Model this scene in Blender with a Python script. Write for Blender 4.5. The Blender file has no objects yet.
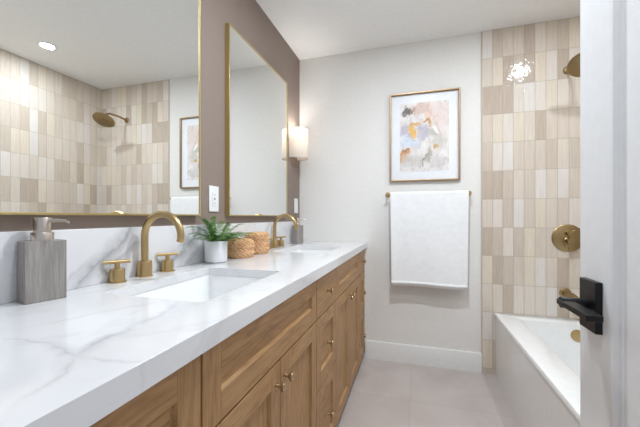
import bpy, bmesh, math, random
from mathutils import Vector, Matrix
random.seed(11)
PI = math.pi
S = bpy.context.scene
C = S.collection

# ------------------------------------------------------------------ camera
cam_d = bpy.data.cameras.new('camera')
cam = bpy.data.objects.new('camera', cam_d); C.objects.link(cam)
cam.location = (0.9347, 0.0, 1.118)
cam.rotation_euler = (PI/2, 0, 0.2928)
cam_d.sensor_width = 36; cam_d.lens = 314.63/640*36
cam_d.shift_y = 3.36/640
cam_d.clip_start = 0.02
S.camera = cam

# ------------------------------------------------------------------ world, lights, exposure
W = bpy.data.worlds.new('hall_daylight'); S.world = W; W.use_nodes = True
W.node_tree.nodes['Background'].inputs[0].default_value = (0.90, 0.965, 1.06, 1)
W.node_tree.nodes['Background'].inputs[1].default_value = .42
S.view_settings.view_transform = 'Standard'; S.view_settings.look = 'None'
S.view_settings.exposure = 0.43; S.view_settings.gamma = 1
CAN_W = (5.0, 14.5, 5.2)        # each recessed ceiling light
SCONCE_W = 0.32
CANS = [(1.84, 1.725), (1.0, 1.28), (.80, .48)]  # first shows in the mirror; other two are added out of view

# ------------------------------------------------------------------ dimensions
YB = 2.501; H = 2.446; XR = 2.255; XT = 1.397; XC = 0.5715

# ------------------------------------------------------------------ colour and material helpers
def lin(r, g, b):
    f = lambda c: (c/255)/12.92 if c/255 <= .04045 else ((c/255+.055)/1.055)**2.4
    return (f(r), f(g), f(b), 1)

class NT:
    def __init__(s, name):
        s.m = bpy.data.materials.new(name); s.m.use_nodes = True
        s.t = s.m.node_tree; s.n = s.t.nodes; s.b = s.n['Principled BSDF']; s.out = s.n['Material Output']
    def new(s, typ, **kw):
        n = s.n.new(typ)
        for k, v in kw.items(): setattr(n, k, v)
        return n
    def lk(s, a, b): s.t.links.new(a, b)
    def put(s, sock, v):
        if hasattr(v, 'is_linked') or hasattr(v, 'node'): s.lk(v, sock)
        else: sock.default_value = v
    def math(s, op, a, b=0.0, c=0.0):
        n = s.new('ShaderNodeMath', operation=op)
        for i, v in enumerate((a, b, c)): s.put(n.inputs[i], v)
        return n.outputs[0]
    def coord(s): return s.new('ShaderNodeTexCoord').outputs['Object']
    def sep(s, v):
        n = s.new('ShaderNodeSeparateXYZ'); s.lk(v, n.inputs[0]); return n.outputs
    def comb(s, x, y, z):
        n = s.new('ShaderNodeCombineXYZ')
        for i, v in enumerate((x, y, z)): s.put(n.inputs[i], v)
        return n.outputs[0]
    def mapping(s, v, scale=(1,1,1), loc=(0,0,0), rot=(0,0,0)):
        n = s.new('ShaderNodeMapping'); s.lk(v, n.inputs[0])
        n.inputs['Scale'].default_value = scale; n.inputs['Location'].default_value = loc; n.inputs['Rotation'].default_value = rot
        return n.outputs[0]
    def noise(s, v, scale, detail=3, rough=.5, dist=0, out=0):
        n = s.new('ShaderNodeTexNoise'); s.lk(v, n.inputs['Vector'])
        n.inputs['Scale'].default_value = scale; n.inputs['Detail'].default_value = detail
        n.inputs['Roughness'].default_value = rough; n.inputs['Distortion'].default_value = dist
        return n.outputs[out]
    def ramp(s, v, stops, interp='LINEAR'):
        n = s.new('ShaderNodeValToRGB'); s.lk(v, n.inputs[0]); r = n.color_ramp; r.interpolation = interp
        while len(r.elements) < len(stops): r.elements.new(.5)
        for e, (p, c) in zip(r.elements, stops):
            e.position = p; e.color = c if len(c) == 4 else (*c, 1)
        return n.outputs[0]
    def mix(s, f, a, b, mode='MIX'):
        n = s.new('ShaderNodeMix', data_type='RGBA', blend_type=mode)
        s.put(n.inputs[0], f); s.put(n.inputs[6], a); s.put(n.inputs[7], b)
        return n.outputs[2]
    def bump(s, h, strength=.3, dist=.002, normal=None):
        n = s.new('ShaderNodeBump'); s.lk(h, n.inputs['Height'])
        n.inputs['Strength'].default_value = strength; n.inputs['Distance'].default_value = dist
        if normal is not None: s.lk(normal, n.inputs['Normal'])
        s.lk(n.outputs[0], s.b.inputs['Normal']); return n.outputs[0]
    def set(s, **kw):
        for k, v in kw.items(): s.put(s.b.inputs[k.replace('_', ' ')], v)
        return s
    def smooth(s, v, a, b, lo=0.0, hi=1.0):
        n = s.new('ShaderNodeMapRange', interpolation_type='SMOOTHSTEP'); s.put(n.inputs[0], v)
        for i, q in enumerate((a, b, lo, hi)): n.inputs[i+1].default_value = q
        return n.outputs[0]

def plain(name, rgb, rough=.5, metal=0.0, bump=None, **kw):
    q = NT(name)
    v = q.coord()
    n = q.noise(v, 40, 2)
    c = lin(*rgb)
    lo = tuple(x*.965 for x in c[:3]) + (1,)
    q.set(Base_Color=q.ramp(n, [(.3, lo), (.7, c)]), Roughness=rough, Metallic=metal, **kw)
    if bump: q.bump(q.noise(v, bump[0], 4), bump[1], bump[2])
    return q.m

M = {}
M['wall'] = plain('white_wall_paint', (235, 232, 228), .75, bump=(260, .06, .001))
M['ceiling'] = plain('ceiling_paint', (246, 245, 243), .85, bump=(200, .06, .001))
M['tan'] = plain('taupe_wall_paint', (141, 125, 115), .7, bump=(260, .06, .001))
M['trim'] = plain('white_trim_paint', (233, 232, 230), .4)
M['door'] = plain('white_door_paint', (240, 240, 241), .42)
M['porcelain'] = plain('white_porcelain', (244, 244, 244), .08, Coat_Weight=.3)
M['acrylic'] = plain('white_tub_acrylic', (245, 245, 244), .12, Coat_Weight=.2)
M['plastic'] = plain('white_plastic', (240, 240, 240), .3)
M['slot'] = plain('outlet_slot_grey', (140, 150, 165), .4)
M['black'] = plain('matte_black_metal', (20, 20, 22), .38, .4)
M['dark'] = plain('dark_gap', (30, 22, 16), .8)
M['nickel'] = plain('brushed_nickel', (205, 195, 186), .28, 1.0)
M['soil'] = plain('dark_soil', (32, 24, 16), .95, bump=(90, .8, .004))
M['pot'] = plain('white_ceramic_pot', (242, 243, 246), .35)
M['mat'] = plain('white_mat_board', (243, 243, 246), .8)
M['screen'] = plain('soft_tan_shadow_gap', (96, 78, 62), .7)

def brushed(name, rgb, rough=.3):
    q = NT(name); v = q.coord()
    n = q.noise(q.mapping(v, (60, 60, 900)), 1, 2)
    q.set(Base_Color=lin(*rgb), Metallic=1.0, Roughness=q.math('ADD', q.math('MULTIPLY', n, .14), rough-.07))
    return q.m
M['brass'] = brushed('brushed_brass', (192, 166, 120), .33)
M['gold'] = brushed('satin_gold_frame', (206, 188, 134), .32)
M['bronze'] = brushed('champagne_bronze', (162, 140, 102), .32)
M['framegold'] = brushed('aged_bronze_frame', (150, 126, 98), .4)
M['knobmetal'] = brushed('aged_champagne_knob', (194, 172, 140), .26)

def mirror():
    q = NT('mirror_silvering'); q.set(Base_Color=(.89, .905, .895, 1), Metallic=1.0, Roughness=.0); return q.m
M['mirror'] = mirror()

def tile_mat(name, axis):
    q = NT(name); v = q.coord(); x, y, z = q.sep(v)
    if axis == 'x': u = q.math('DIVIDE', q.math('SUBTRACT', x, XT), .0655); sh = 0.0
    else: u = q.math('DIVIDE', q.math('SUBTRACT', y, YB-.0655*60), .0655); sh = 37.0
    w = q.math('DIVIDE', q.math('SUBTRACT', H, z), .2005)
    fu = q.math('FLOOR', u); fw = q.math('FLOOR', w)
    wn = q.new('ShaderNodeTexWhiteNoise', noise_dimensions='3D')
    q.lk(q.comb(q.math('ADD', fu, sh+.5), q.math('ADD', fw, .5), 3.7), wn.inputs['Vector'])
    col = q.ramp(wn.outputs['Value'], [(0, lin(219, 207, 194)), (.17, lin(212, 199, 185)), (.34, lin(224, 214, 204)),
        (.50, lin(203, 189, 174)), (.64, lin(226, 219, 213)), (.78, lin(224, 211, 193)), (.90, lin(190, 174, 158))], 'CONSTANT')
    # vertical glaze streaks that differ from tile to tile
    off = q.math('MULTIPLY', wn.outputs['Value'], 50)
    sv = q.comb(q.math('ADD', q.math('MULTIPLY', u, 4.2), off), q.math('MULTIPLY', w, .7), off)
    st = q.noise(sv, 1.6, 4, .6)
    col = q.mix(q.smooth(st, .25, .8), q.mix(.14, col, lin(174, 155, 136)), q.mix(.14, col, lin(250, 244, 236)))
    pu = q.math('ABSOLUTE', q.math('SUBTRACT', q.math('FRACT', u), .5))
    pw = q.math('ABSOLUTE', q.math('SUBTRACT', q.math('FRACT', w), .5))
    d = q.math('MINIMUM', q.math('MULTIPLY', q.math('SUBTRACT', .5, pu), .0655), q.math('MULTIPLY', q.math('SUBTRACT', .5, pw), .2005))
    g = q.smooth(d, .0008, .0018)
    q.set(Base_Color=q.mix(g, lin(180, 167, 151), col), Roughness=q.math('SUBTRACT', .75, q.math('MULTIPLY', g, .66)), Specular_IOR_Level=.5)
    # wavy hand made glaze, each tile leaning its own way
    wv = q.noise(q.comb(u, q.math('MULTIPLY', w, 3.0), off), 1.9, 2)
    tilt = q.math('MULTIPLY', q.math('SUBTRACT', q.math('FRACT', u), .5), q.math('SUBTRACT', wn.outputs['Value'], .5))
    hgt = q.math('ADD', q.math('ADD', q.math('MULTIPLY', wv, .8), q.math('MULTIPLY', tilt, .35)), q.math('MULTIPLY', q.smooth(d, .0004, .003), .35))
    q.bump(hgt, .6, .004)
    return q.m
M['tile_x'] = tile_mat('beige_zellige_tile_back', 'x')
M['tile_y'] = tile_mat('beige_zellige_tile_side', 'y')

def floor_mat():
    q = NT('taupe_porcelain_floor_tile'); v = q.coord(); x, y, z = q.sep(v)
    u = q.math('DIVIDE', q.math('ADD', q.math('SUBTRACT', x, .906), 4.865), .4865)
    w = q.math('DIVIDE', q.math('ADD', q.math('SUBTRACT', y, 1.99), 9.8), .98)
    wn = q.new('ShaderNodeTexWhiteNoise', noise_dimensions='3D')
    q.lk(q.comb(q.math('FLOOR', u), q.math('FLOOR', w), 1.5), wn.inputs['Vector'])
    n = q.noise(q.mapping(v, (1, 1, 1)), 3.5, 5, .55, .6)
    col = q.ramp(n, [(.3, lin(184, 173, 168)), (.7, lin(201, 191, 186))])
    col = q.mix(q.math('MULTIPLY', wn.outputs['Value'], .18), col, lin(170, 157, 148))
    pu = q.math('ABSOLUTE', q.math('SUBTRACT', q.math('FRACT', u), .5)); pw = q.math('ABSOLUTE', q.math('SUBTRACT', q.math('FRACT', w), .5))
    d = q.math('MINIMUM', q.math('MULTIPLY', q.math('SUBTRACT', .5, pu), .4865), q.math('MULTIPLY', q.math('SUBTRACT', .5, pw), .98))
    g = q.smooth(d, .0006, .0016)
    q.set(Base_Color=q.mix(g, lin(168, 155, 147), col), Roughness=.42)
    q.bump(q.math('ADD', g, q.math('MULTIPLY', n, .1)), .2, .001)
    return q.m
M['floor'] = floor_mat()

def marble(name, veins, plane, rough=.13):
    """white quartz with soft grey veins; veins: (a0, b0, a1, b1, width, strength) segments in the chosen plane"""
    q = NT(name); v = q.coord(); x, y, z = q.sep(v)
    A, B = (y, x) if plane == 'top' else (y, z)
    nz = q.noise(v, 7, 4, .6, 0, 1)
    nr, ng, nb = q.sep(nz)
    n2 = q.noise(v, 28, 3, .6)
    dA = q.math('ADD', A, q.math('MULTIPLY', q.math('SUBTRACT', nr, .5), .09))
    dB = q.math('ADD', B, q.math('MULTIPLY', q.math('SUBTRACT', ng, .5), .09))
    tot = None
    for (a0, b0, a1, b1, wd, st) in veins:
        L = math.hypot(a1-a0, b1-b0); ta, tb = (a1-a0)/L, (b1-b0)/L
        ra = q.math('SUBTRACT', dA, a0); rb = q.math('SUBTRACT', dB, b0)
        t = q.math('ADD', q.math('MULTIPLY', ra, ta), q.math('MULTIPLY', rb, tb))
        p = q.math('ABSOLUTE', q.math('SUBTRACT', q.math('MULTIPLY', ra, tb), q.math('MULTIPLY', rb, ta)))
        body = q.smooth(p, 0.0, wd, 1.0, 0.0)
        core = q.smooth(p, 0.0, wd*.22, .3, 0.0)
        ends = q.math('MULTIPLY', q.smooth(t, -.04, .05), q.smooth(t, L-.05, L+.04, 1.0, 0.0))
        k = q.math('MULTIPLY', q.math('MULTIPLY', q.math('ADD', q.math('MULTIPLY', body, q.math('ADD', n2, .1)), core), ends), st)
        tot = k if tot is None else q.math('MAXIMUM', tot, k)
    faint = q.smooth(q.math('ABSOLUTE', q.math('SUBTRACT', q.noise(v, 2.3, 5, .55, .8), .5)), 0, .02, .10, 0)
    tot = q.math('MINIMUM', q.math('MAXIMUM', tot, faint), 1.0)
    base = q.ramp(q.noise(v, 5, 3), [(.3, lin(223, 222, 224)), (.7, lin(231, 230, 231))])
    q.set(Base_Color=q.mix(tot, base, lin(150, 150, 153)), Roughness=rough)
    return q.m
M['quartz'] = marble('white_quartz_top', [(.36, .31, .365, .39, .008, .5), (.36, .385, .33, .47, .02, .5), (.335, .46, .45, .43, .022, .55), (.45, .43, .62, .40, .02, .35), (.33, .46, .25, .52, .012, .4), (.33, .47, .345, .56, .008, .35), (.42, .26, .60, .34, .014, .2),
                                          (1.12, .02, 1.2, .2, .05, .35), (1.5, .5, 1.75, .44, .03, .3), (.75,.03,.86,.13,.03,.2)], 'top')
M['quartz_splash'] = marble('white_quartz_backsplash', [(.64, .91, .86, 1.10, .045, .8), (.72, .94, .90, 1.05, .03, .5), (.95, .90, 1.22, 1.08, .06, .85), (1.06, .90, 1.2, .98, .05, .6), (.62, .93, .70, 1.0, .012, .4),
                                          (1.74, .9, 1.9, 1.1, .03, .35)], 'side')

def wood(name, axis):
    q = NT(name); v = q.coord()
    gi = q.new('ShaderNodeNewGeometry').outputs['Random Per Island']
    o = q.math('MULTIPLY', gi, 9.0)
    add = q.new('ShaderNodeVectorMath', operation='ADD'); q.lk(v, add.inputs[0]); q.lk(q.comb(o, o, o), add.inputs[1])
    vv = add.outputs[0]
    sc = (9, .9, 9) if axis == 'h' else (9, 9, .9)
    n1 = q.noise(q.mapping(vv, sc), 1.6, 4, .55, .5)
    rings = q.math('FRACT', q.math('MULTIPLY', n1, 9))
    rings = q.smooth(q.math('ABSOLUTE', q.math('SUBTRACT', rings, .5)), 0, .5)
    fine = q.noise(q.mapping(vv, tuple(k*14 for k in sc)), 1.0, 3, .6)
    t = q.math('ADD', q.math('MULTIPLY', rings, .28), q.math('MULTIPLY', fine, .72))
    col = q.ramp(t, [(.15, lin(130, 97, 62)), (.45, lin(170, 129, 84)), (.8, lin(186, 147, 102))])
    col = q.mix(q.math('MULTIPLY', gi, .22), col, lin(142, 104, 68))
    q.set(Base_Color=col, Roughness=.45)
    q.bump(t, .12, .001)
    return q.m
M['wood_h'] = wood('oak_horizontal_grain', 'h'); M['wood_v'] = wood('oak_vertical_grain', 'v')

def greywood():
    q = NT('grey_ribbed_wood_block'); v = q.coord()
    n = q.noise(q.mapping(v, (220, 220, 14)), 1, 4, .6)
    n2 = q.noise(q.mapping(v, (40, 40, 2)), 1, 2)
    t = q.math('ADD', q.math('MULTIPLY', n, .65), q.math('MULTIPLY', n2, .35))
    q.set(Base_Color=q.ramp(t, [(.3, lin(122, 115, 111)), (.5, lin(147, 140, 136)), (.72, lin(172, 166, 161))]), Roughness=.6)
    q.bump(n, .3, .001); return q.m
M['greywood'] = greywood()

def towel_mat():
    q = NT('white_terry_towel'); v = q.coord()
    n = q.noise(v, 420, 3, .7); n2 = q.noise(v, 30, 3)
    q.set(Base_Color=q.ramp(n2, [(.3, lin(243, 243, 244)), (.7, lin(249, 249, 250))]), Roughness=.95, Sheen_Weight=.3)
    q.bump(q.math('ADD', n, q.math('MULTIPLY', n2, .5)), .55, .004); return q.m
M['towel'] = towel_mat()

def fern_mat():
    q = NT('fern_green_leaf'); v = q.coord()
    gi = q.new('ShaderNodeNewGeometry').outputs['Random Per Island']
    t = q.math('ADD', q.math('MULTIPLY', gi, .6), q.math('MULTIPLY', q.noise(v, 25, 2), .5))
    q.set(Base_Color=q.ramp(t, [(.2, lin(48, 92, 32)), (.55, lin(84, 134, 54)), (.9, lin(140, 174, 98))]), Roughness=.5, Subsurface_Weight=0)
    return q.m
M['fern'] = fern_mat()

def wicker():
    q = NT('woven_seagrass'); v = q.coord()
    n = q.noise(v, 130, 3, .6); n2 = q.noise(v, 30, 2)
    t = q.math('ADD', q.math('MULTIPLY', n, .6), q.math('MULTIPLY', n2, .4))
    q.set(Base_Color=q.ramp(t, [(.3, lin(186, 136, 94)), (.5, lin(214, 168, 124)), (.72, lin(236, 200, 160))]), Roughness=.75)
    q.bump(n, .5, .002); return q.m
M['wicker'] = wicker()

def shade_mat():
    q = NT('lit_white_linen_shade'); v = q.coord()
    n = q.noise(q.mapping(v, (300, 300, 60)), 1, 3)
    d = q.new('ShaderNodeBsdfDiffuse'); d.inputs[0].default_value = lin(244, 240, 234)
    t = q.new('ShaderNodeBsdfTranslucent'); q.lk(q.ramp(n, [(.3, lin(240, 232, 226)), (.7, lin(250, 246, 242))]), t.inputs[0])
    m = q.new('ShaderNodeMixShader'); m.inputs[0].default_value = .55
    q.lk(d.outputs[0], m.inputs[1]); q.lk(t.outputs[0], m.inputs[2]); q.lk(m.outputs[0], q.out.inputs[0])
    q.n.remove(q.b); return q.m
M['shade'] = shade_mat()

def emit(name, rgb, s):
    q = NT(name); q.set(Base_Color=lin(*rgb), Emission_Color=lin(*rgb), Emission_Strength=s); return q.m
M['lens'] = emit('lit_downlight_lens', (255, 248, 238), 6.0)
M['bulb'] = emit('lit_bulb', (255, 238, 224), 2.5)

def glass_pane():
    q = NT('picture_glass'); q.n.remove(q.b)
    t = q.new('ShaderNodeBsdfTransparent'); g = q.new('ShaderNodeBsdfGlossy'); g.inputs['Roughness'].default_value = .28
    f = q.new('ShaderNodeFresnel'); f.inputs[0].default_value = 1.14
    m = q.new('ShaderNodeMixShader'); q.lk(f.outputs[0], m.inputs[0]); q.lk(t.outputs[0], m.inputs[1]); q.lk(g.outputs[0], m.inputs[2])
    q.lk(m.outputs[0], q.out.inputs[0]); return q.m
M['glass'] = glass_pane()

def art_mat():
    """soft abstract watercolour; object coordinates run 0..1 across and up the sheet"""
    q = NT('abstract_watercolour'); v = q.new('ShaderNodeTexCoord').outputs['Generated']
    x, y, z = q.sep(v)
    nz = q.noise(v, 3.2, 5, .6, .4, 1); r, g, b = q.sep(nz)
    u = q.math('ADD', x, q.math('MULTIPLY', q.math('SUBTRACT', r, .5), .42))
    w = q.math('ADD', z, q.math('MULTIPLY', q.math('SUBTRACT', g, .5), .36))
    fine = q.noise(v, 9, 4, .65, .8, 1); fr_, fg_, fb_ = q.sep(fine)
    u = q.math('ADD', u, q.math('MULTIPLY', q.math('SUBTRACT', fr_, .5), .16)); w = q.math('ADD', w, q.math('MULTIPLY', q.math('SUBTRACT', fg_, .5), .14))
    col = q.ramp(q.noise(v, 3.4, 5, .6, 1.2), [(.3, lin(226, 217, 214)), (.5, lin(241, 236, 234)), (.7, lin(222, 214, 210))])
    blobs = [ (.80,.80,.26,.26,(236,216,210),.75), (.45,.93,.26,.09,(216,184,170),.7), (.62,.84,.10,.14,(240,206,190),.7), (.16,.88,.15,.07,(104,94,86),.85), (.30,.93,.07,.04,(150,116,98),.6),
              (.14,.68,.16,.10,(232,222,220),.7), (.13,.58,.17,.11,(190,186,202),.75), (.47,.57,.15,.11,(192,188,204),.7), (.33,.66,.13,.045,(222,172,96),.8), (.26,.56,.07,.10,(238,190,104),.85),
              (.56,.72,.13,.035,(204,156,98),.85), (.62,.66,.04,.07,(206,160,96),.7), (.20,.44,.24,.08,(218,226,238),.85), (.10,.29,.14,.055,(210,156,106),.85), (.05,.20,.12,.06,(218,166,118),.85), (.12,.33,.10,.025,(168,112,72),.6),
              (.78,.45,.18,.20,(210,204,194),.75), (.62,.52,.10,.06,(186,182,172),.55), (.30,.14,.34,.12,(212,206,200),.75), (.62,.22,.05,.10,(166,160,140),.65), (.72,.30,.06,.035,(208,170,106),.8),
              (.54,.12,.03,.08,(110,104,96),.65), (.58,.20,.02,.05,(96,92,86),.6), (.82,.12,.2,.10,(214,208,208),.7), (.72,.60,.05,.07,(250,247,244),.9), (.90,.62,.1,.2,(236,224,220),.7), (.45,.30,.14,.06,(236,230,228),.7) ]
    for (cu, cw, ru, rw, c, st) in blobs:
        a = q.math('DIVIDE', q.math('SUBTRACT', u, cu), ru); e = q.math('DIVIDE', q.math('SUBTRACT', w, cw), rw)
        d = q.math('ADD', q.math('MULTIPLY', a, a), q.math('MULTIPLY', e, e))
        col = q.mix(q.smooth(d, .2, 1.25, min(1, st*1.12), 0.0), col, lin(*c))
    ln = q.smooth(q.math('ABSOLUTE', q.math('SUBTRACT', q.noise(q.mapping(v, (3.5, 1, 1.6), rot=(0, .7, 0)), 2.2, 5, .6, 1.2), .5)), 0, .018, .55, 0)
    col = q.mix(ln, col, lin(168, 146, 128))
    q.set(Base_Color=col, Roughness=.8); return q.m
M['art'] = art_mat()

# ------------------------------------------------------------------ mesh helpers
def box(bm, a, b, mi=0):
    (x0, y0, z0), (x1, y1, z1) = a, b
    vs = [bm.verts.new(p) for p in ((x0,y0,z0),(x1,y0,z0),(x1,y1,z0),(x0,y1,z0),(x0,y0,z1),(x1,y0,z1),(x1,y1,z1),(x0,y1,z1))]
    for f in ((0,3,2,1),(4,5,6,7),(0,1,5,4),(1,2,6,5),(2,3,7,6),(3,0,4,7)):
        bm.faces.new([vs[i] for i in f]).material_index = mi
def loft(bm, loops, close=True, cap0=False, cap1=False, smooth=True, mi=0):
    L = [[bm.verts.new(p) for p in lp] for lp in loops]
    n = len(L[0])
    for a, b in zip(L, L[1:]):
        for i in range(n if close else n-1):
            f = bm.faces.new((a[i], a[(i+1)%n], b[(i+1)%n], b[i])); f.smooth = smooth; f.material_index = mi
    if cap0: bm.faces.new(L[0][::-1]).material_index = mi
    if cap1: bm.faces.new(L[-1]).material_index = mi
    return L
def frame_of(d):
    d = Vector(d).normalized(); a = Vector((0,0,1)) if abs(d.z) < .9 else Vector((1,0,0))
    s = d.cross(a).normalized(); return s, d.cross(s).normalized()
def lathe(bm, prof, org=(0,0,0), axis=(0,0,1), n=32, smooth=True, mi=0):
    """prof: (radius, height) pairs along axis"""
    ax = Vector(axis).normalized(); s, t = frame_of(ax); o = Vector(org)
    loops = []
    for r, h in prof:
        r = max(r, 1e-5)
        loops.append([o + ax*h + s*(r*math.cos(2*PI*i/n)) + t*(r*math.sin(2*PI*i/n)) for i in range(n)])
    loft(bm, loops, cap0=True, cap1=True, smooth=smooth, mi=mi)
def tube(bm, pts, r, n=16, mi=0):
    pts = [Vector(p) for p in pts]; loops = []
    rr = r if isinstance(r, (list, tuple)) else [r]*len(pts)
    d0 = (pts[1]-pts[0]).normalized(); s, t = frame_of(d0)
    for i, p in enumerate(pts):
        d = (pts[min(i+1, len(pts)-1)] - pts[max(i-1, 0)]).normalized()
        s = (s - d*s.dot(d)).normalized(); t = d.cross(s)
        loops.append([p + s*(rr[i]*math.cos(2*PI*k/n)) + t*(rr[i]*math.sin(2*PI*k/n)) for k in range(n)])
    loft(bm, loops, cap0=True, cap1=True, mi=mi)
def rrect(x0, x1, y0, y1, r, z, n=6):
    out = []
    for cx, cy, a0 in ((x1-r, y1-r, 0), (x0+r, y1-r, PI/2), (x0+r, y0+r, PI), (x1-r, y0+r, 3*PI/2)):
        for i in range(n+1):
            a = a0 + PI/2*i/n; out.append((cx+r*math.cos(a), cy+r*math.sin(a), z))
    return out
def obj(name, bm, mat, parent=None, bevel=0, seg=2, recalc=True, angle=35):
    if recalc: bmesh.ops.recalc_face_normals(bm, faces=bm.faces)
    me = bpy.data.meshes.new(name); bm.to_mesh(me); bm.free(); me.set_sharp_from_angle(angle=math.radians(38))
    for m in (mat if isinstance(mat, (list, tuple)) else [mat]): me.materials.append(M[m] if isinstance(m, str) else m)
    o = bpy.data.objects.new(name, me); C.objects.link(o)
    if parent is not None: o.parent = parent
    if bevel:
        b = o.modifiers.new('bevel', 'BEVEL'); b.width = bevel; b.segments = seg; b.limit_method = 'ANGLE'; b.angle_limit = math.radians(angle)
    return o
def B(): return bmesh.new()
def thing(name, label, cat, loc=(0,0,0), rz=0, group=None):
    o = bpy.data.objects.new(name, None); C.objects.link(o); o.empty_display_size = .05
    o.location = loc; o.rotation_euler = (0, 0, rz); return tag(o, label, cat, group)
def tag(o, label, cat, group=None):
    o['label'] = label; o['category'] = cat
    if group: o['group'] = group
    return o
def struct(name, bm, mat, parent=None, **kw):
    o = obj(name, bm, mat, parent, **kw)
    if parent is None: o['kind'] = 'structure'
    return o
def dup(root, loc=None, rz=None, label=None):
    r = root.copy(); C.objects.link(r)
    if loc is not None: r.location = loc
    if rz is not None: r.rotation_euler = (0, 0, rz)
    if label: r['label'] = label
    for ch in list(root.children):
        c = ch.copy(); C.objects.link(c); c.parent = r
        for g in list(ch.children):
            d = g.copy(); C.objects.link(d); d.parent = c
    return r
def disc_light(name, loc, size, watts, rot=(0,0,0), col=(.915,1.0,1.075), spread=None):
    L = bpy.data.lights.new(name, 'AREA'); L.shape = 'DISK'; L.size = size; L.energy = watts; L.color = col
    if spread: L.spread = spread
    o = bpy.data.objects.new(name, L); C.objects.link(o); o.location = loc; o.rotation_euler = rot; return o

# ------------------------------------------------------------------ the setting
b = B(); box(b, (-.12, -.25, -.06), (XR+.12, YB+.12, 0)); struct('floor', b, 'floor')
b = B(); box(b, (-.12, -.25, H), (XR+.12, YB+.12, H+.08)); struct('ceiling', b, 'ceiling')
b = B(); box(b, (-.12, -.25, 0), (0, YB, H)); struct('wall_left', b, 'tan')
b = B(); box(b, (-.12, YB, 0), (XR+.12, YB+.12, H)); struct('wall_back', b, 'wall')
b = B(); box(b, (XR, -.25, 0), (XR+.12, YB, H)); struct('wall_right', b, 'wall')
b = B(); box(b, (XT, YB-.008, 0), (XR, YB, H)); struct('wall_back_tile', b, 'tile_x')
b = B(); box(b, (XR-.008, .98, 0), (XR, YB-.008, H)); struct('wall_right_tile', b, 'tile_y')
b = B(); box(b, (1.475, .86, 0), (XR, .98, H)); struct('wall_alcove', b, 'wall')
b = B(); box(b, (1.295, 0, 0), (XR, .1, H)); struct('wall_front', b, 'wall')
b = B(); box(b, (XT-.005, YB-.0095, 0), (XT, YB, H)); struct('trim_1', b, plain('tile_edge_trim', (205, 193, 178), .4))
def profile_board(name, x0, x1, y, h, th):
    b = B(); prof = [(y, 0), (y-th, 0), (y-th, h-.006), (y-th+.003, h), (y, h)]
    loft(b, [[(x, p, q) for p, q in prof] for x in (x0, x1)], cap0=True, cap1=True, smooth=False)
    return struct(name, b, 'trim')
profile_board('baseboard_back', .56, XT-.005, YB, .14, .014)

# ---- door standing open on the right
DX = 1.28; DY0, DY1 = .115, .822; DT = .035
door = struct('door_1', (lambda b: (
    box(b, (DX, DY0, .012), (DX+DT, DY0+.115, 2.03)), box(b, (DX, DY1-.115, .012), (DX+DT, DY1, 2.03)),
    box(b, (DX, DY0+.115, .012), (DX+DT, DY1-.115, .22)), box(b, (DX, DY0+.115, 1.91), (DX+DT, DY1-.115, 2.03)),
    box(b, (DX+.010, DY0+.115, .22), (DX+DT-.010, DY1-.115, 1.91)), b)[-1])(B()), 'door', bevel=.0015)
# sticking round the panel
b = B()
for s in (0, 1):
    q0, q1 = DY0+.115, DY1-.115
    prof = [(0, .0), (.004, .0), (.009, .006), (.016, .007), (.018, .010), (0, .010)]
    rings = []
    for inset, dep in prof:
        xx = DX+dep if s == 0 else DX+DT-dep
        rings.append([(xx, q0+inset, .22+inset), (xx, q1-inset, .22+inset), (xx, q1-inset, 1.91-inset), (xx, q0+inset, 1.91-inset)])
    loft(b, rings, smooth=False)
obj('panel_molding', b, 'door', door)
# black rectangular lever set, far edge almost at the door's edge
hy, hz = .765, .941
hs = thing('door_handle', 'x', 'x'); del hs['label'], hs['category']; hs.parent = door
b = B(); box(b, (DX-.012, hy-.031, hz-.05), (DX, hy+.031, hz+.05)); obj('rosette', b, 'black', hs, bevel=.0012)
b = B(); lathe(b, [(.0, 0), (.011, 0), (.011, .045), (0, .045)], (DX-.011, hy+.004, hz), (-1, 0, 0), 24); obj('neck', b, 'black', hs)
b = B(); loft(b, [[(x, y, z) for x, z in ((DX-.059, hz-.0055), (DX-.034, hz-.0055), (DX-.034, hz+.0055), (DX-.059, hz+.0055))] for y in (hy+.016, hy-.106)], cap0=True, cap1=True, smooth=False)
obj('lever', b, 'black', hs, bevel=.0012)
for z in (.25, 1.05, 1.80):
    b = B(); lathe(b, [(0, 0), (.006, 0), (.006, .09), (0, .09)], (DX+DT+.004, DY0-.004, z-.045)); box(b, (DX+.008, DY0-.003, z-.045), (DX+DT+.004, DY0, z+.045))
    obj('hinge', b, 'black', door)

# ------------------------------------------------------------------ vanity cabinets
FX = .552; FT = .02
def shaker(b, y0, y1, z0, z1, rail=.06, x=FX, panel_in=.010):
    """frame and recessed panel front; slot 0 vertical grain, 1 horizontal grain"""
    box(b, (x-FT, y0, z0), (x, y0+rail, z1), 0); box(b, (x-FT, y1-rail, z0), (x, y1, z1), 0)
    box(b, (x-FT, y0+rail, z0), (x, y1-rail, z0+rail), 1); box(b, (x-FT, y0+rail, z1-rail), (x, y1-rail, z1), 1)
def shaker_panel(b, y0, y1, z0, z1, rail, mi):
    # bevelled step into the panel, then the panel
    a0, a1, c0, c1 = y0+rail, y1-rail, z0+rail, z1-rail; e = .004; xx = FX-.0005; xp = FX-.010
    loft(b, [[(xx, a0, c0), (xx, a1, c0), (xx, a1, c1), (xx, a0, c1)], [(xp, a0+e, c0+e), (xp, a1-e, c0+e), (xp, a1-e, c1-e), (xp, a0+e, c1-e)]], cap1=True, smooth=False, mi=mi)
WV = ['wood_v', 'wood_h']
knob_mesh = None
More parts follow.
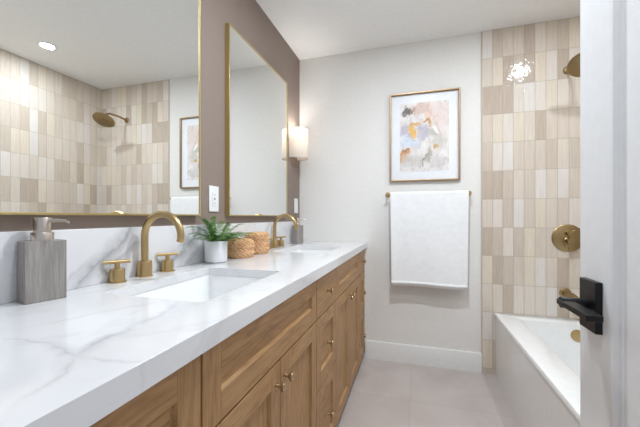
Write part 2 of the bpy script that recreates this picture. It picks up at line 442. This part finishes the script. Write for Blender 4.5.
def knob(parent, y, z):
    global knob_mesh
    if knob_mesh is None:
        b = B(); lathe(b, [(0, 0), (.010, 0), (.010, .002), (.0055, .004), (.0050, .013), (.0075, .0165), (.0125, .0195), (.0145, .024), (.0135, .0285), (.009, .0315), (0, .0325)], (0,0,0), (1,0,0), 24)
        o = obj('knob', b, 'knobmetal', parent); knob_mesh = o.data
    else:
        o = bpy.data.objects.new('knob', knob_mesh); C.objects.link(o); o.parent = parent
    o.location = (FX-.001, y, z); return o
def cabinet(kind, label, y0, y1):
    c = thing(kind, label, 'cabinet', group='vanity base cabinets'); c.location = (0, 0, 0)
    b = B(); x0 = .005; t = .018; zt = .868; zb = .05; fx = FX-FT-.001
    for ya, yb in ((y0, y0+t), (y1-t, y1)): box(b, (x0, ya, 0), (fx, yb, zt))
    box(b, (x0, y0+t, zb), (fx, y1-t, zb+t)); box(b, (x0, y0+t, zb+t), (x0+.008, y1-t, zt))
    box(b, (fx-.018, y0+t, zt-.012), (fx, y1-t, zt)); 
    obj('body', b, 'wood_v', c)
    b = B(); box(b, (fx-.06, y0+t, 0), (fx-.045, y1-t, zb)); obj('toe_kick', b, 'wood_h', c)
    return c
G = .0018
def door_front(c, y0, y1, ky):
    b = B(); shaker(b, y0+G, y1-G, .048, .692); shaker_panel(b, y0+G, y1-G, .048, .692, .06, 0)
    o = obj('door', b, WV, c, bevel=.001); knob(o, ky, .632)
def drawer_front(c, y0, y1, z0, z1, flat=False, kn=True, rail=.06):
    b = B()
    if flat: box(b, (FX-FT, y0+G, z0), (FX, y1-G, z1), 1)
    else: shaker(b, y0+G, y1-G, z0, z1, rail); shaker_panel(b, y0+G, y1-G, z0, z1, rail, 1)
    o = obj('drawer' if kn else 'false_front', b, WV, c, bevel=.001)
    if kn: knob(o, (y0+y1)/2, (z0+z1)/2)
def drawer_unit(label, y0, y1, flat=True):
    c = cabinet('drawer_cabinet', label, y0, y1)
    drawer_front(c, y0, y1, .698, .866, flat); drawer_front(c, y0, y1, .396, .692); drawer_front(c, y0, y1, .048, .390); return c
def sink_unit(label, y0, y1):
    c = cabinet('sink_cabinet', label, y0, y1); m = (y0+y1)/2
    drawer_front(c, y0, y1, .698, .866, kn=False)
    door_front(c, y0, m, m-.031); door_front(c, m, y1, m+.031); return c
drawer_unit('brown wooden drawer cabinet nearest the camera, at the cropped front corner of the vanity', .130, .500, False)
sink_unit('brown wooden two-door cabinet under the nearer sink, widest front in the foreground', .502, 1.222)
drawer_unit('narrow wooden three-drawer cabinet between the two double-door sink cabinets', 1.224, 1.550)
sink_unit('brown wooden two-door cabinet under the farther sink', 1.552, 2.246)
drawer_unit('narrow wooden drawer cabinet at the far end of the vanity, against the white back wall', 2.248, 2.4985)

# ------------------------------------------------------------------ countertop with two sink cut-outs
HOLES = [(.132, .455, .635, 1.085), (.132, .455, 1.675, 2.125)]
TOP = .915; TH = .03; CY0 = .120
b = B()
def top_face(z):
    edges = []
    for lp in [rrect(.0005, XC, CY0, YB-.0005, .001, z, 1)] + [rrect(*h, .022, z, 5) for h in HOLES]:
        vs = [b.verts.new(p) for p in lp]
        edges += [b.edges.new((vs[i], vs[(i+1) % len(vs)])) for i in range(len(vs))]
    return edges
e = top_face(TOP)
res = bmesh.ops.triangle_fill(b, use_beauty=True, use_dissolve=False, edges=e)
fs = [f for f in res['geom'] if isinstance(f, bmesh.types.BMFace)]
ext = bmesh.ops.extrude_face_region(b, geom=fs)
bmesh.ops.translate(b, verts=[v for v in ext['geom'] if isinstance(v, bmesh.types.BMVert)], vec=(0, 0, -TH))
box(b, (XC-.02, CY0, .873), (XC-.00002, YB-.0006, TOP-TH+.001))
tag(obj('countertop', b, 'quartz', bevel=.0012), 'long white marble-look vanity countertop with two sink cut-outs', 'countertop')
b = B(); box(b, (.0005, CY0, TOP+.0003), (.02, YB-.0005, 1.083))
tag(obj('backsplash', b, 'quartz_splash', bevel=.0012), 'low white backsplash with grey veins along the taupe wall behind the faucets', 'backsplash')

# ------------------------------------------------------------------ undermount sinks
def make_sink(h, label):
    x0, x1, y0, y1 = h; t = thing('undermount_sink', label, 'sink', ((x0+x1)/2, (y0+y1)/2, 0), group='sinks in the vanity top')
    hx, hy_ = (x1-x0)/2, (y1-y0)/2; z = TOP-TH-.0004
    def R(d, r, zz): return rrect(-hx-d, hx+d, -hy_-d, hy_+d, r, zz, 6)
    b = B()
    loft(b, [R(.025, .03, z-.014), R(.025, .03, z), R(.003, .028, z), R(.001, .028, z-.004), R(-.004, .03, z-.06), R(-.010, .035, z-.115), R(-.020, .04, z-.130), R(-.040, .04, z-.137), R(-.11, .03, z-.142)], cap1=True)
    loft(b, [R(.025, .03, z-.014), R(.006, .035, z-.016), R(.0, .04, z-.125), R(-.03, .04, z-.148), R(-.11, .03, z-.152)], cap1=True)
    obj('basin', b, 'porcelain', t)
    b = B(); lathe(b, [(0, 0), (.022, 0), (.022, .002), (.016, .003), (.015, .001), (0, .001)], (0, 0, z-.1415)); obj('drain', b, 'brass', t)
    return t
make_sink(HOLES[0], 'white rectangular undermount sink nearer the camera, beside the grey soap dispenser')
make_sink(HOLES[1], 'white rectangular undermount sink at the far end of the counter near the back wall')

# ------------------------------------------------------------------ brass widespread faucets
def make_faucet(label, y):
    t = thing('widespread_faucet', label, 'faucet', (.047, y, TOP), group='gold faucets')
    b = B(); lathe(b, [(0, 0), (.0265, 0), (.0265, .003), (.0225, .004), (.0225, .050), (.0215, .052), (.0, .052)], n=40); obj('spout_base', b, 'brass', t)
    R = .075; cz = .138; pts = [(0, 0, .048), (0, 0, .08), (0, 0, .115)]
    for i in range(19): a = PI - PI*1.02*i/18; pts.append((R+R*math.cos(a), 0, cz+R*math.sin(a)))
    pts.append((2*R-.0035, 0, cz-.017))
    b = B(); tube(b, pts, .0115, 24); obj('spout', b, 'brass', t)
    for s in (-1, 1):
        b = B(); lathe(b, [(0, 0), (.0265, 0), (.0265, .003), (.0205, .004), (.0205, .040), (.0195, .042), (0, .042)], (0, s*.104, 0), n=36)
        hd = obj('handle', b, 'brass', t)
        b = B(); lathe(b, [(0, 0), (.0075, 0), (.0075, .018), (0, .018)], (0, s*.104, .041), n=20)
        tube(b, [(-.020, s*.104-.030, .063), (.020, s*.104+.030, .063)], .0055, 16); obj('cross_bar', b, 'brass', hd)
    return t
make_faucet('gold gooseneck faucet with two handles beside the nearer sink', .860)
make_faucet('gold gooseneck faucet with two handles at the farther sink, past the baskets', 1.905)

# ------------------------------------------------------------------ soap dispensers
def make_soap(label, x, y, rz, sc=1.0, prz=0):
    t = thing('soap_dispenser', label, 'soap dispenser', (x, y, TOP+.0003), rz, 'grey soap dispensers')
    t.scale = (sc, sc, sc)
    b = B(); box(b, (-.026, -.040, 0), (.026, .040, .145)); obj('bottle', b, 'greywood', t, bevel=.0012)
    b = B(); lathe(b, [(0, 0), (.0225, 0), (.0225, .018), (.0215, .0195), (0, .0195)], (0, 0, .1452), n=32); obj('collar', b, 'nickel', t)
    b = B(); lathe(b, [(0, 0), (.0175, 0), (.0180, .034), (.0170, .036), (0, .036)], (0, 0, .1648), n=32); obj('pump_head', b, 'nickel', t)
    a = Vector((math.cos(prz), math.sin(prz), 0)); p = [a*.012+Vector((0,0,.193)), a*.036+Vector((0,0,.194)), a*.054+Vector((0,0,.193)), a*.064+Vector((0,0,.189))]
    b = B(); tube(b, p, [.0045, .004, .0035, .003], 12); obj('spout', b, 'nickel', t)
    return t
# block turned a little from the wall
th = math.radians(14); A = Vector((.076, .497)); ax = Vector((math.sin(th), math.cos(th))); bx_ = Vector((-math.cos(th), math.sin(th)))
cen = A + ax*.040 + bx_*.026
make_soap('grey ribbed block soap dispenser with nickel pump at the left edge, nearest the camera', cen.x, cen.y, -th, 1.0, math.radians(32))
make_soap('grey soap dispenser block at the far end of the counter, below the switch plate', .078, 2.25, -.35, .96, math.radians(40))

# ------------------------------------------------------------------ fern in a white pot
FPX, FPY = .077, 1.222
t = thing('potted_fern', 'small green fern in a white pot beside the woven baskets', 'plant', (FPX, FPY, TOP+.0003))
b = B(); lathe(b, [(0, 0), (.040, 0), (.047, .004), (.0485, .014), (.0500, .094), (.0490, .096), (.0475, .095), (.0475, .07), (0, .07)], n=48); obj('pot', b, 'pot', t)
b = B(); lathe(b, [(0, 0), (.047, 0), (.046, .008), (.03, .013), (0, .015)], (0, 0, .0705), n=24); obj('soil', b, 'soil', t)
def frond(az, length, rise, droop, width):
    b = B(); N = 24; pts = []
    d = Vector((math.cos(az), math.sin(az), 0)); side = Vector((-d.y, d.x, 0))
    for i in range(N+1):
        q = i/N; out = length*(q**1.05); up = rise*math.sin(min(q*1.45, 1.9)) - droop*q*q
        pts.append(d*(.008+out) + side*(.012*math.sin(q*2.6+az*3)) + Vector((0, 0, .078+up)))
    tube(b, pts, [.0012*(1-.7*i/N) for i in range(N+1)], 5)
    for i in range(3, N+1):
        q = i/N; L = width*(math.sin(PI*min(1, .16+.80*q)))**.8
        tan = (pts[min(i+1, N)]-pts[i-1]).normalized(); sd = tan.cross(Vector((0,0,1))).normalized(); up = sd.cross(tan)
        for k in (-1, 1):
            o = pts[i]; dirv = (sd*k + tan*.5 + up*random.uniform(-.05, .3)).normalized(); wv = tan*(.0021)
            tip = o+dirv*L - Vector((0,0,L*.15)); m1 = o+dirv*L*.45+up*.001
            for off, rev in ((up*0, False), (up*-.0004, True)):
                vs = [b.verts.new(p+off) for p in (o-wv*.5, m1-wv, tip, m1+wv, o+wv*.5)]
                b.faces.new(vs[::-1] if rev else vs)
    obj('frond', b, 'fern', t, recalc=False)
fr = [(-1.50,.175,.085,.030), (-1.25,.195,.060,.020), (-.95,.150,.100,.030), (-1.75,.150,.115,.035), (-.55,.120,.080,.040), (-.1,.105,.070,.035), (.35,.110,.080,.045), (.75,.140,.070,.035), (1.05,.200,.080,.040),
      (1.30,.255,.085,.060), (1.50,.225,.080,.040), (1.70,.180,.100,.045), (1.85,.140,.125,.020), (-1.35,.105,.125,.010), (2.3,.050,.130,.0), (-2.4,.050,.120,.0), (.1,.060,.110,.010), (1.15,.140,.110,.020),
      (-.8,.085,.060,.015), (.6,.085,.055,.015), (-.3,.070,.045,.015), (1.2,.090,.060,.010), (-1.1,.100,.050,.012), (1.55,.120,.100,.010), (-1.6,.125,.070,.025), (.95,.150,.050,.015), (1.40,.170,.060,.015), (-1.9,.085,.125,.0),
      (-1.42,.150,.040,.005), (-.7,.120,.045,.015), (-1.05,.165,.070,.035), (1.62,.200,.055,.020), (-2.9,.04,.11,.0), (2.8,.04,.10,.0), (.0,.085,.03,.01), (.45,.12,.05,.03)]
for az, L, r_, d_ in fr:
    if math.cos(az) < 0: L = min(L, .045/abs(math.cos(az)))
    frond(az, L, r_, d_, .021)

# ------------------------------------------------------------------ woven lidded baskets
def weave(b, prof, rings, na=96, amp=.006):
    """lathe whose surface is a zig-zag weave of raised strands"""
    # resample profile
    seg = [math.dist(prof[i], prof[i+1]) for i in range(len(prof)-1)]; T = sum(seg); loops = []
    steps = rings*6
    for k in range(steps+1):
        s = T*k/steps; i = 0
        while i < len(seg)-1 and s > seg[i]: s -= seg[i]; i += 1
        f = min(1, s/seg[i]); r = prof[i][0]+(prof[i+1][0]-prof[i][0])*f; z = prof[i][1]+(prof[i+1][1]-prof[i][1])*f
        dz, dr = prof[i+1][1]-prof[i][1], prof[i+1][0]-prof[i][0]; L = math.hypot(dz, dr); nr, nz = dz/L, -dr/L
        row = k/6; lp = []
        for j in range(na*2):
            a = 2*PI*j/(na*2); tri = abs((row % 2)-1)            # zig-zag from row to row
            h = abs(math.sin(9*a + PI*tri*1.0))**.7
            h = h*amp*(1 if r > .01 else 0) + .0008*abs(math.sin(row*PI))
            lp.append(((r+nr*h)*math.cos(a), (r+nr*h)*math.sin(a), z+nz*h))
        loops.append(lp)
    loft(b, loops, cap0=True, cap1=True)
def make_basket(label, x, y, R, hb, hl, rounded):
    t = thing('lidded_basket', label, 'basket', (x, y, TOP+.0003), group='woven baskets on the counter')
    b = B(); weave(b, [(R*.80, 0), (R*.93, hb*.12), (R*.985, hb*.45), (R*.96, hb)], 4 if rounded else 6); obj('body', b, 'wicker', t)
    b = B()
    if rounded: weave(b, [(R*.97, hb+.0012), (R*1.0, hb+hl*.3), (R*.95, hb+hl*.66), (R*.82, hb+hl*.92), (R*.55, hb+hl), (.004, hb+hl*1.02)], 7)
    else: weave(b, [(R*1.0, hb+.0012), (R*1.02, hb+hl*.5), (R*.98, hb+hl*.86), (R*.86, hb+hl), (R*.5, hb+hl*1.10), (.004, hb+hl*1.12)], 6)
    obj('lid', b, 'wicker', t)
make_basket('lower round woven basket with lid, right beside the potted fern', .092, 1.405, .064, .048, .040, True)
make_basket('taller round woven basket with lid, behind the lower one towards the far faucet', .096, 1.575, .0605, .080, .030, False)

# ------------------------------------------------------------------ mirrors
def make_mirror(label, y0, y1):
    z0, z1 = 1.123, 2.112; t = thing('wall_mirror', label, 'mirror', (0, (y0+y1)/2, z0), group='gold framed mirrors'); hw = (y1-y0)/2; h = z1-z0
    b = B(); f = .006; D = .027
    loft(b, [[(x, s*(hw-i), i if q == 0 else h-i) for s, q in ((-1, 0), (1, 0), (1, 1), (-1, 1))] for x, i in ((.0008, 0), (D, 0), (D, f), (.022, f), (.0008, f), (.0008, 0))], smooth=False)
    obj('frame', b, 'gold', t, bevel=.0008)
    b = B(); box(b, (.010, -hw+f+.0002, f+.0002), (.0235, hw-f-.0002, h-f-.0002)); obj('mirror_glass', b, 'mirror', t)
make_mirror('large gold framed mirror at the left, reflecting the tiled shower', .412, 1.182)
make_mirror('tall gold framed mirror beside the sconce, reflecting only white wall', 1.406, 2.172)

# ------------------------------------------------------------------ wall sconce
t = thing('wall_sconce', 'lit half-drum white wall sconce between the far mirror and the corner', 'wall lamp', (0, 2.335, 1.575))
R, D, hS = .078, .125, .238
def half(d, zz, n=20): return [((D-d)*math.sin(PI*i/n) + .006, -(R-d)*math.cos(PI*i/n), zz) for i in range(n+1)]
b = B(); loft(b, [half(0, .004), half(0, hS-.004), half(.0015, hS-.004), half(.0015, .004)], close=False); obj('shade', b, 'shade', t)
for z0 in (0, hS-.004):
    b = B(); lo = half(-.001, z0); hi = half(-.001, z0+.004); i1 = half(.003, z0+.004); i0 = half(.003, z0)
    loft(b, [lo, hi, i1, i0, lo], close=False, smooth=False); obj('rim', b, 'nickel', t)
b = B(); box(b, (.0006, -.045, .02), (.006, .045, hS-.02)); obj('backplate', b, 'gold', t)
b = B(); lathe(b, [(0, 0), (.018, 0), (.018, .006), (.006, .008), (.006, .055), (0, .055)], (.045, 0, .03)); tube(b, [(.004, 0, .036), (.045, 0, .036)], .006, 10); obj('socket', b, 'gold', t)
b = B(); lathe(b, [(0, 0), (.012, .01), (.020, .04), (.022, .055), (.014, .078), (0, .084)], (.045, 0, .084), n=24); obj('bulb', b, 'bulb', t)
b = B(); lathe(b, [(0, 0), (.005, .002), (.008, .003), (.008, .012), (.0055, .014), (.0055, .09), (.012, .094), (.012, .1), (0, .1)], (.036, 0, -.066), n=20); obj('finial', b, 'bronze', t)
pl = bpy.data.lights.new('sconce_lamp', 'POINT'); pl.energy = SCONCE_W; pl.shadow_soft_size = .022; pl.color = (1, .95, .88)
po = bpy.data.objects.new('sconce_lamp', pl); C.objects.link(po); po.location = (.058, 2.335, 1.69)
ul = bpy.data.lights.new('added_uplight', 'SPOT'); ul.energy = 6.0; ul.spot_size = 2.6; ul.spot_blend = 1.0; ul.shadow_soft_size = .06; ul.color = (1, .96, .91)  # extra spot added inside the sconce to brighten the ceiling
uo = bpy.data.objects.new('added_uplight', ul); C.objects.link(uo); uo.location = (.08, 2.325, 1.74); uo.rotation_euler = (PI, -.5, 0)

# ------------------------------------------------------------------ wall plates
t = thing('wall_outlet', 'white outlet plate on the taupe wall between the two mirrors', 'outlet', (0, 1.309, 1.205))
b = B(); box(b, (.0004, -.037, -.062), (.006, .037, .062)); obj('plate', b, 'plastic', t, bevel=.002)
b = B(); box(b, (.006, -.017, -.034), (.0085, .017, .034)); rc = obj('receptacle', b, 'plastic', t, bevel=.001)
b = B()
for zz in (.02, -.02):
    for yy in (-.006, .006): box(b, (.0085, yy-.001, zz-.004), (.0088, yy+.001, zz+.004))
box(b, (.0085, -.006, -.0045), (.0092, .006, -.0005)); box(b, (.0085, -.006, .0005), (.0092, .006, .0045))
obj('slot', b, 'slot', rc)
t = thing('light_switch', 'white switch plate beside the far mirror, next to the room corner', 'switch', (0, 2.411, 1.208))
b = B(); box(b, (.0004, -.037, -.06), (.006, .037, .06)); obj('plate', b, 'plastic', t, bevel=.002)
b = B(); box(b, (.006, -.017, -.034), (.0095, .017, .034)); obj('rocker', b, 'plastic', t, bevel=.0015)

# ------------------------------------------------------------------ framed picture
px0, px1, pz0, pz1 = .750, 1.250, 1.388, 2.056
t = thing('framed_picture', 'framed abstract watercolour in a thin gold frame, above the towel', 'picture', ((px0+px1)/2, YB, pz0)); hw = (px1-px0)/2; h = pz1-pz0
b = B(); f = .011; D = .028
loft(b, [[(s*(hw-i), -y, i if q == 0 else h-i) for s, q in ((-1, 0), (1, 0), (1, 1), (-1, 1))] for y, i in ((.0008, 0), (D, 0), (D, f*.55), (D-.003, f), (.006, f), (.0008, f), (.0008, 0))], smooth=False)
obj('frame', b, 'framegold', t)
b = B(); box(b, (-hw+f, -.010, f), (hw-f, -.002, h-f)); obj('mat', b, 'mat', t)
b = B(); box(b, (-hw+.075, -.0115, .075), (hw-.075, -.0102, h-.075)); obj('artwork', b, 'art', t)
b = B(); box(b, (-hw+f, -.0165, f), (hw-f, -.0145, h-f)); obj('glass', b, 'glass', t)

# ------------------------------------------------------------------ towel bar and towel
BY, BZ = YB-.070, 1.289
t = thing('towel_bar', 'gold towel bar on the back wall holding the white towel', 'towel bar', (1.02, BY, BZ))
b = B(); tube(b, [(-.292, 0, 0), (.289, 0, 0)], .008, 20); obj('bar', b, 'brass', t)
for sx in (-.285, .2865):
    b = B(); lathe(b, [(0, 0), (.0200, 0), (.0200, .006), (.008, .008), (.008, .064), (.0105, .066), (.0105, .080), (0, .080)], (sx, .0695, 0), (0, -1, 0), 28); obj('post', b, 'brass', t)
b = B(); nx = 60; x0, x1 = .757, 1.298
def towel_loop(x, u):
    pts = []; wob = lambda z: .0035*math.sin(u*9+z*3)+.003*math.sin(u*23+1.3)*(1.3-z)
    zf = .606 + .004*math.sin(u*4.2+.4); zb = .640
    r = .0125
    n = 26
    for i in range(n+1):
        z = zf + (BZ-zf)*i/n; flare = .012*(1-i/n)
        pts.append((x, BY-r-.004-flare-wob(z)*(1-i/n*.7), z))
    for i in range(1, 10):
        a = PI*i/10; pts.append((x, BY-(r+.003)*math.cos(a), BZ+(r+.001)*math.sin(a)))
    for i in range(n+1):
        z = BZ+(zb-BZ)*i/n; pts.append((x+.009*u*(i/n)**.5*min(1, i/6), BY+r+.003+.004*math.sin(u*7)*(i/n), z))
    return pts
L = []
for i in range(nx+1):
    u = i/nx; x = x0+(x1-x0)*u
    L.append([(p[0]+ (.010*(.5-u))*max(0, (BZ-p[2]))/.68*2, p[1], p[2]) for p in towel_loop(x, u)])
loft(b, L, close=False)
tw = obj('bath_towel', b, 'towel'); so = tw.modifiers.new('thick', 'SOLIDIFY'); so.thickness = .006; so.offset = 0
sb = tw.modifiers.new('round', 'SUBSURF'); sb.levels = 1; sb.render_levels = 1
tag(tw, 'white bath towel folded over the gold bar below the picture', 'towel')
b = B()
hem = []
for i in range(nx+1):
    u = i/nx; x = x0+(x1-x0)*u; P = towel_loop(x, u)
    hem.append([(p[0]+(.010*(.5-u))*max(0, (BZ-p[2]))/.68*2, p[1]-.0036, p[2]+.010) for p in P[:2]])
loft(b, hem, close=False); hm = obj('hem', b, 'towel', tw); hs_ = hm.modifiers.new('thick', 'SOLIDIFY'); hs_.thickness = .002

# ------------------------------------------------------------------ bathtub
t = thing('bathtub', 'glossy white alcove bathtub below the beige tiled wall', 'bathtub', (0, 0, 0))
X0, X1, Y0, Y1, TZ = 1.475, XR-.0095, .983, YB-.0095, .437
b = B(); n = 6
loft(b, [rrect(X0, X1, Y0, Y1, .004, TZ-.022, n), rrect(X0, X1, Y0, Y1, .004, TZ-.006, n), rrect(X0+.003, X1-.001, Y0+.001, Y1-.001, .006, TZ-.001, n), rrect(X0+.008, X1-.002, Y0+.002, Y1-.002, .008, TZ, n),
         rrect(1.602, X1-.065, Y0+.075, Y1-.085, .035, TZ, n), rrect(1.609, X1-.072, Y0+.082, Y1-.092, .04, TZ-.006, n), rrect(1.614, X1-.077, Y0+.09, Y1-.096, .045, TZ-.03, n),
         rrect(1.640, X1-.10, Y0+.20, Y1-.122, .09, TZ-.20, n), rrect(1.66, X1-.12, Y0+.26, Y1-.14, .10, TZ-.33, n), rrect(1.69, X1-.15, Y0+.31, Y1-.17, .09, TZ-.368, n), rrect(1.76, X1-.22, Y0+.40, Y1-.25, .06, TZ-.376, n)], cap1=True)
obj('basin', b, 'acrylic', t)
b = B(); loft(b, [[(X0+.004, y, TZ-.018), (X0+.006, y, TZ-.05), (X0+.008, y, 0), (X0+.03, y, 0), (X0+.03, y, TZ-.018)] for y in (Y0, Y1)], cap0=True, cap1=True, smooth=False); obj('apron', b, 'acrylic', t)
b = B(); lathe(b, [(0, 0), (.037, 0), (.037, .005), (.034, .009), (.012, .0105), (0, .0105)], (1.925, Y1-.102, .362), (0, -1, .14), 36); obj('overflow_plate', b, 'brass', t)
b = B(); lathe(b, [(0, 0), (.03, 0), (.03, .003), (0, .005)], (1.92, 2.16, TZ-.3755), (0, 0, 1), 28); obj('drain', b, 'brass', t)

# ------------------------------------------------------------------ shower fittings
WY = YB-.0085; SX = 1.912
t = thing('shower_valve', 'round gold shower valve with two controls on the tiled wall', 'shower valve', (SX, WY, .976))
b = B(); lathe(b, [(0, 0), (.092, 0), (.092, .004), (.088, .007), (0, .008)], (0, 0, 0), (0, -1, 0), 56); obj('plate', b, 'bronze', t)
b = B(); lathe(b, [(0, 0), (.016, 0), (.016, .028), (.015, .03), (0, .03)], (0, -.0075, .036), (0, -1, 0), 28); tube(b, [(-.004, -.030, .036), (.028, -.032, .052)], .005, 12); obj('diverter_knob', b, 'bronze', t)
b = B(); lathe(b, [(0, 0), (.027, 0), (.027, .012), (.022, .015), (.022, .045), (.021, .047), (0, .047)], (0, -.0075, -.018), (0, -1, 0), 32); tube(b, [(0, -.045, -.018), (-.012, -.050, -.085)], .0055, 12); obj('handle', b, 'bronze', t)
t = thing('tub_spout', 'gold tub spout on the tiled wall behind the black door handle', 'tub spout', (SX-.012, WY, .607))
b = B(); lathe(b, [(0, 0), (.034, 0), (.034, .006), (.030, .009), (0, .009)], (0, 0, 0), (0, -1, 0), 36); obj('flange', b, 'bronze', t)
b = B(); tube(b, [(0, -.008, 0), (0, -.06, 0), (0, -.12, -.002), (0, -.140, -.008), (0, -.150, -.022)], [.022, .022, .022, .021, .018], 28); obj('spout', b, 'bronze', t)
t = thing('wall_shower', 'round gold rain shower head on a wall arm above the tub', 'shower head', (SX, WY, 2.098))
b = B(); lathe(b, [(0, 0), (.026, 0), (.026, .006), (.020, .012), (0, .012)], (0, 0, 0), (0, -1, 0), 32); obj('flange', b, 'bronze', t)
b = B(); arm = [(0, -.008, 0), (0, -.06, .006), (0, -.11, .012), (0, -.19, .009), (0, -.217, -.006), (0, -.233, -.04)]; tube(b, arm, .0095, 16); obj('arm', b, 'bronze', t)
nd = Vector((-.12, -.48, -.87)).normalized(); o0 = Vector((0, -.234, -.042))
b = B(); lathe(b, [(0, -.004), (.014, 0), (.016, .014), (.03, .020), (.085, .026), (.092, .030), (.092, .036), (.088, .039), (0, .039)], o0, nd, 48); hd = obj('shower_head', b, 'bronze', t)
b = B(); s_, t_ = frame_of(nd)
for k in range(1, 7):
    for i in range(k*6):
        a = 2*PI*i/(k*6); p = o0 + nd*.0388 + s_*(.0135*k*math.cos(a)) + t_*(.0135*k*math.sin(a)); lathe(b, [(0, 0), (.0022, 0), (.0016, .002), (0, .002)], p, nd, 6)
nz_ = obj('nozzles', b, 'dark', hd); nz_['kind'] = 'stuff'

# ------------------------------------------------------------------ recessed ceiling lights
def make_can(label, x, y):
    t = thing('recessed_ceiling_light', label, 'ceiling light', (x, y, H), group='recessed ceiling lights')
    b = B(); lathe(b, [(.044, 0), (.044, -.004), (.058, -.004), (.062, -.0005), (.062, 0)], n=40); obj('trim_ring', b, 'plastic', t)
    b = B(); lathe(b, [(0, -.001), (.0435, -.001), (.0435, -.003), (0, -.003)], n=40); obj('lens', b, 'lens', t)
make_can('lit round recessed ceiling light above the bathtub, seen in the left mirror', *CANS[0])
for i, (x, y) in enumerate(CANS): disc_light('downlight', (x, y, H-.006), .085, CAN_W[i])
for (x, y), nm in zip(CANS[1:], ('in the middle of the room', 'nearer the doorway')):
    make_can('added unseen recessed ceiling light over the vanity floor, ' + nm, x, y)  # unseen lamps, added to brighten the counter and room
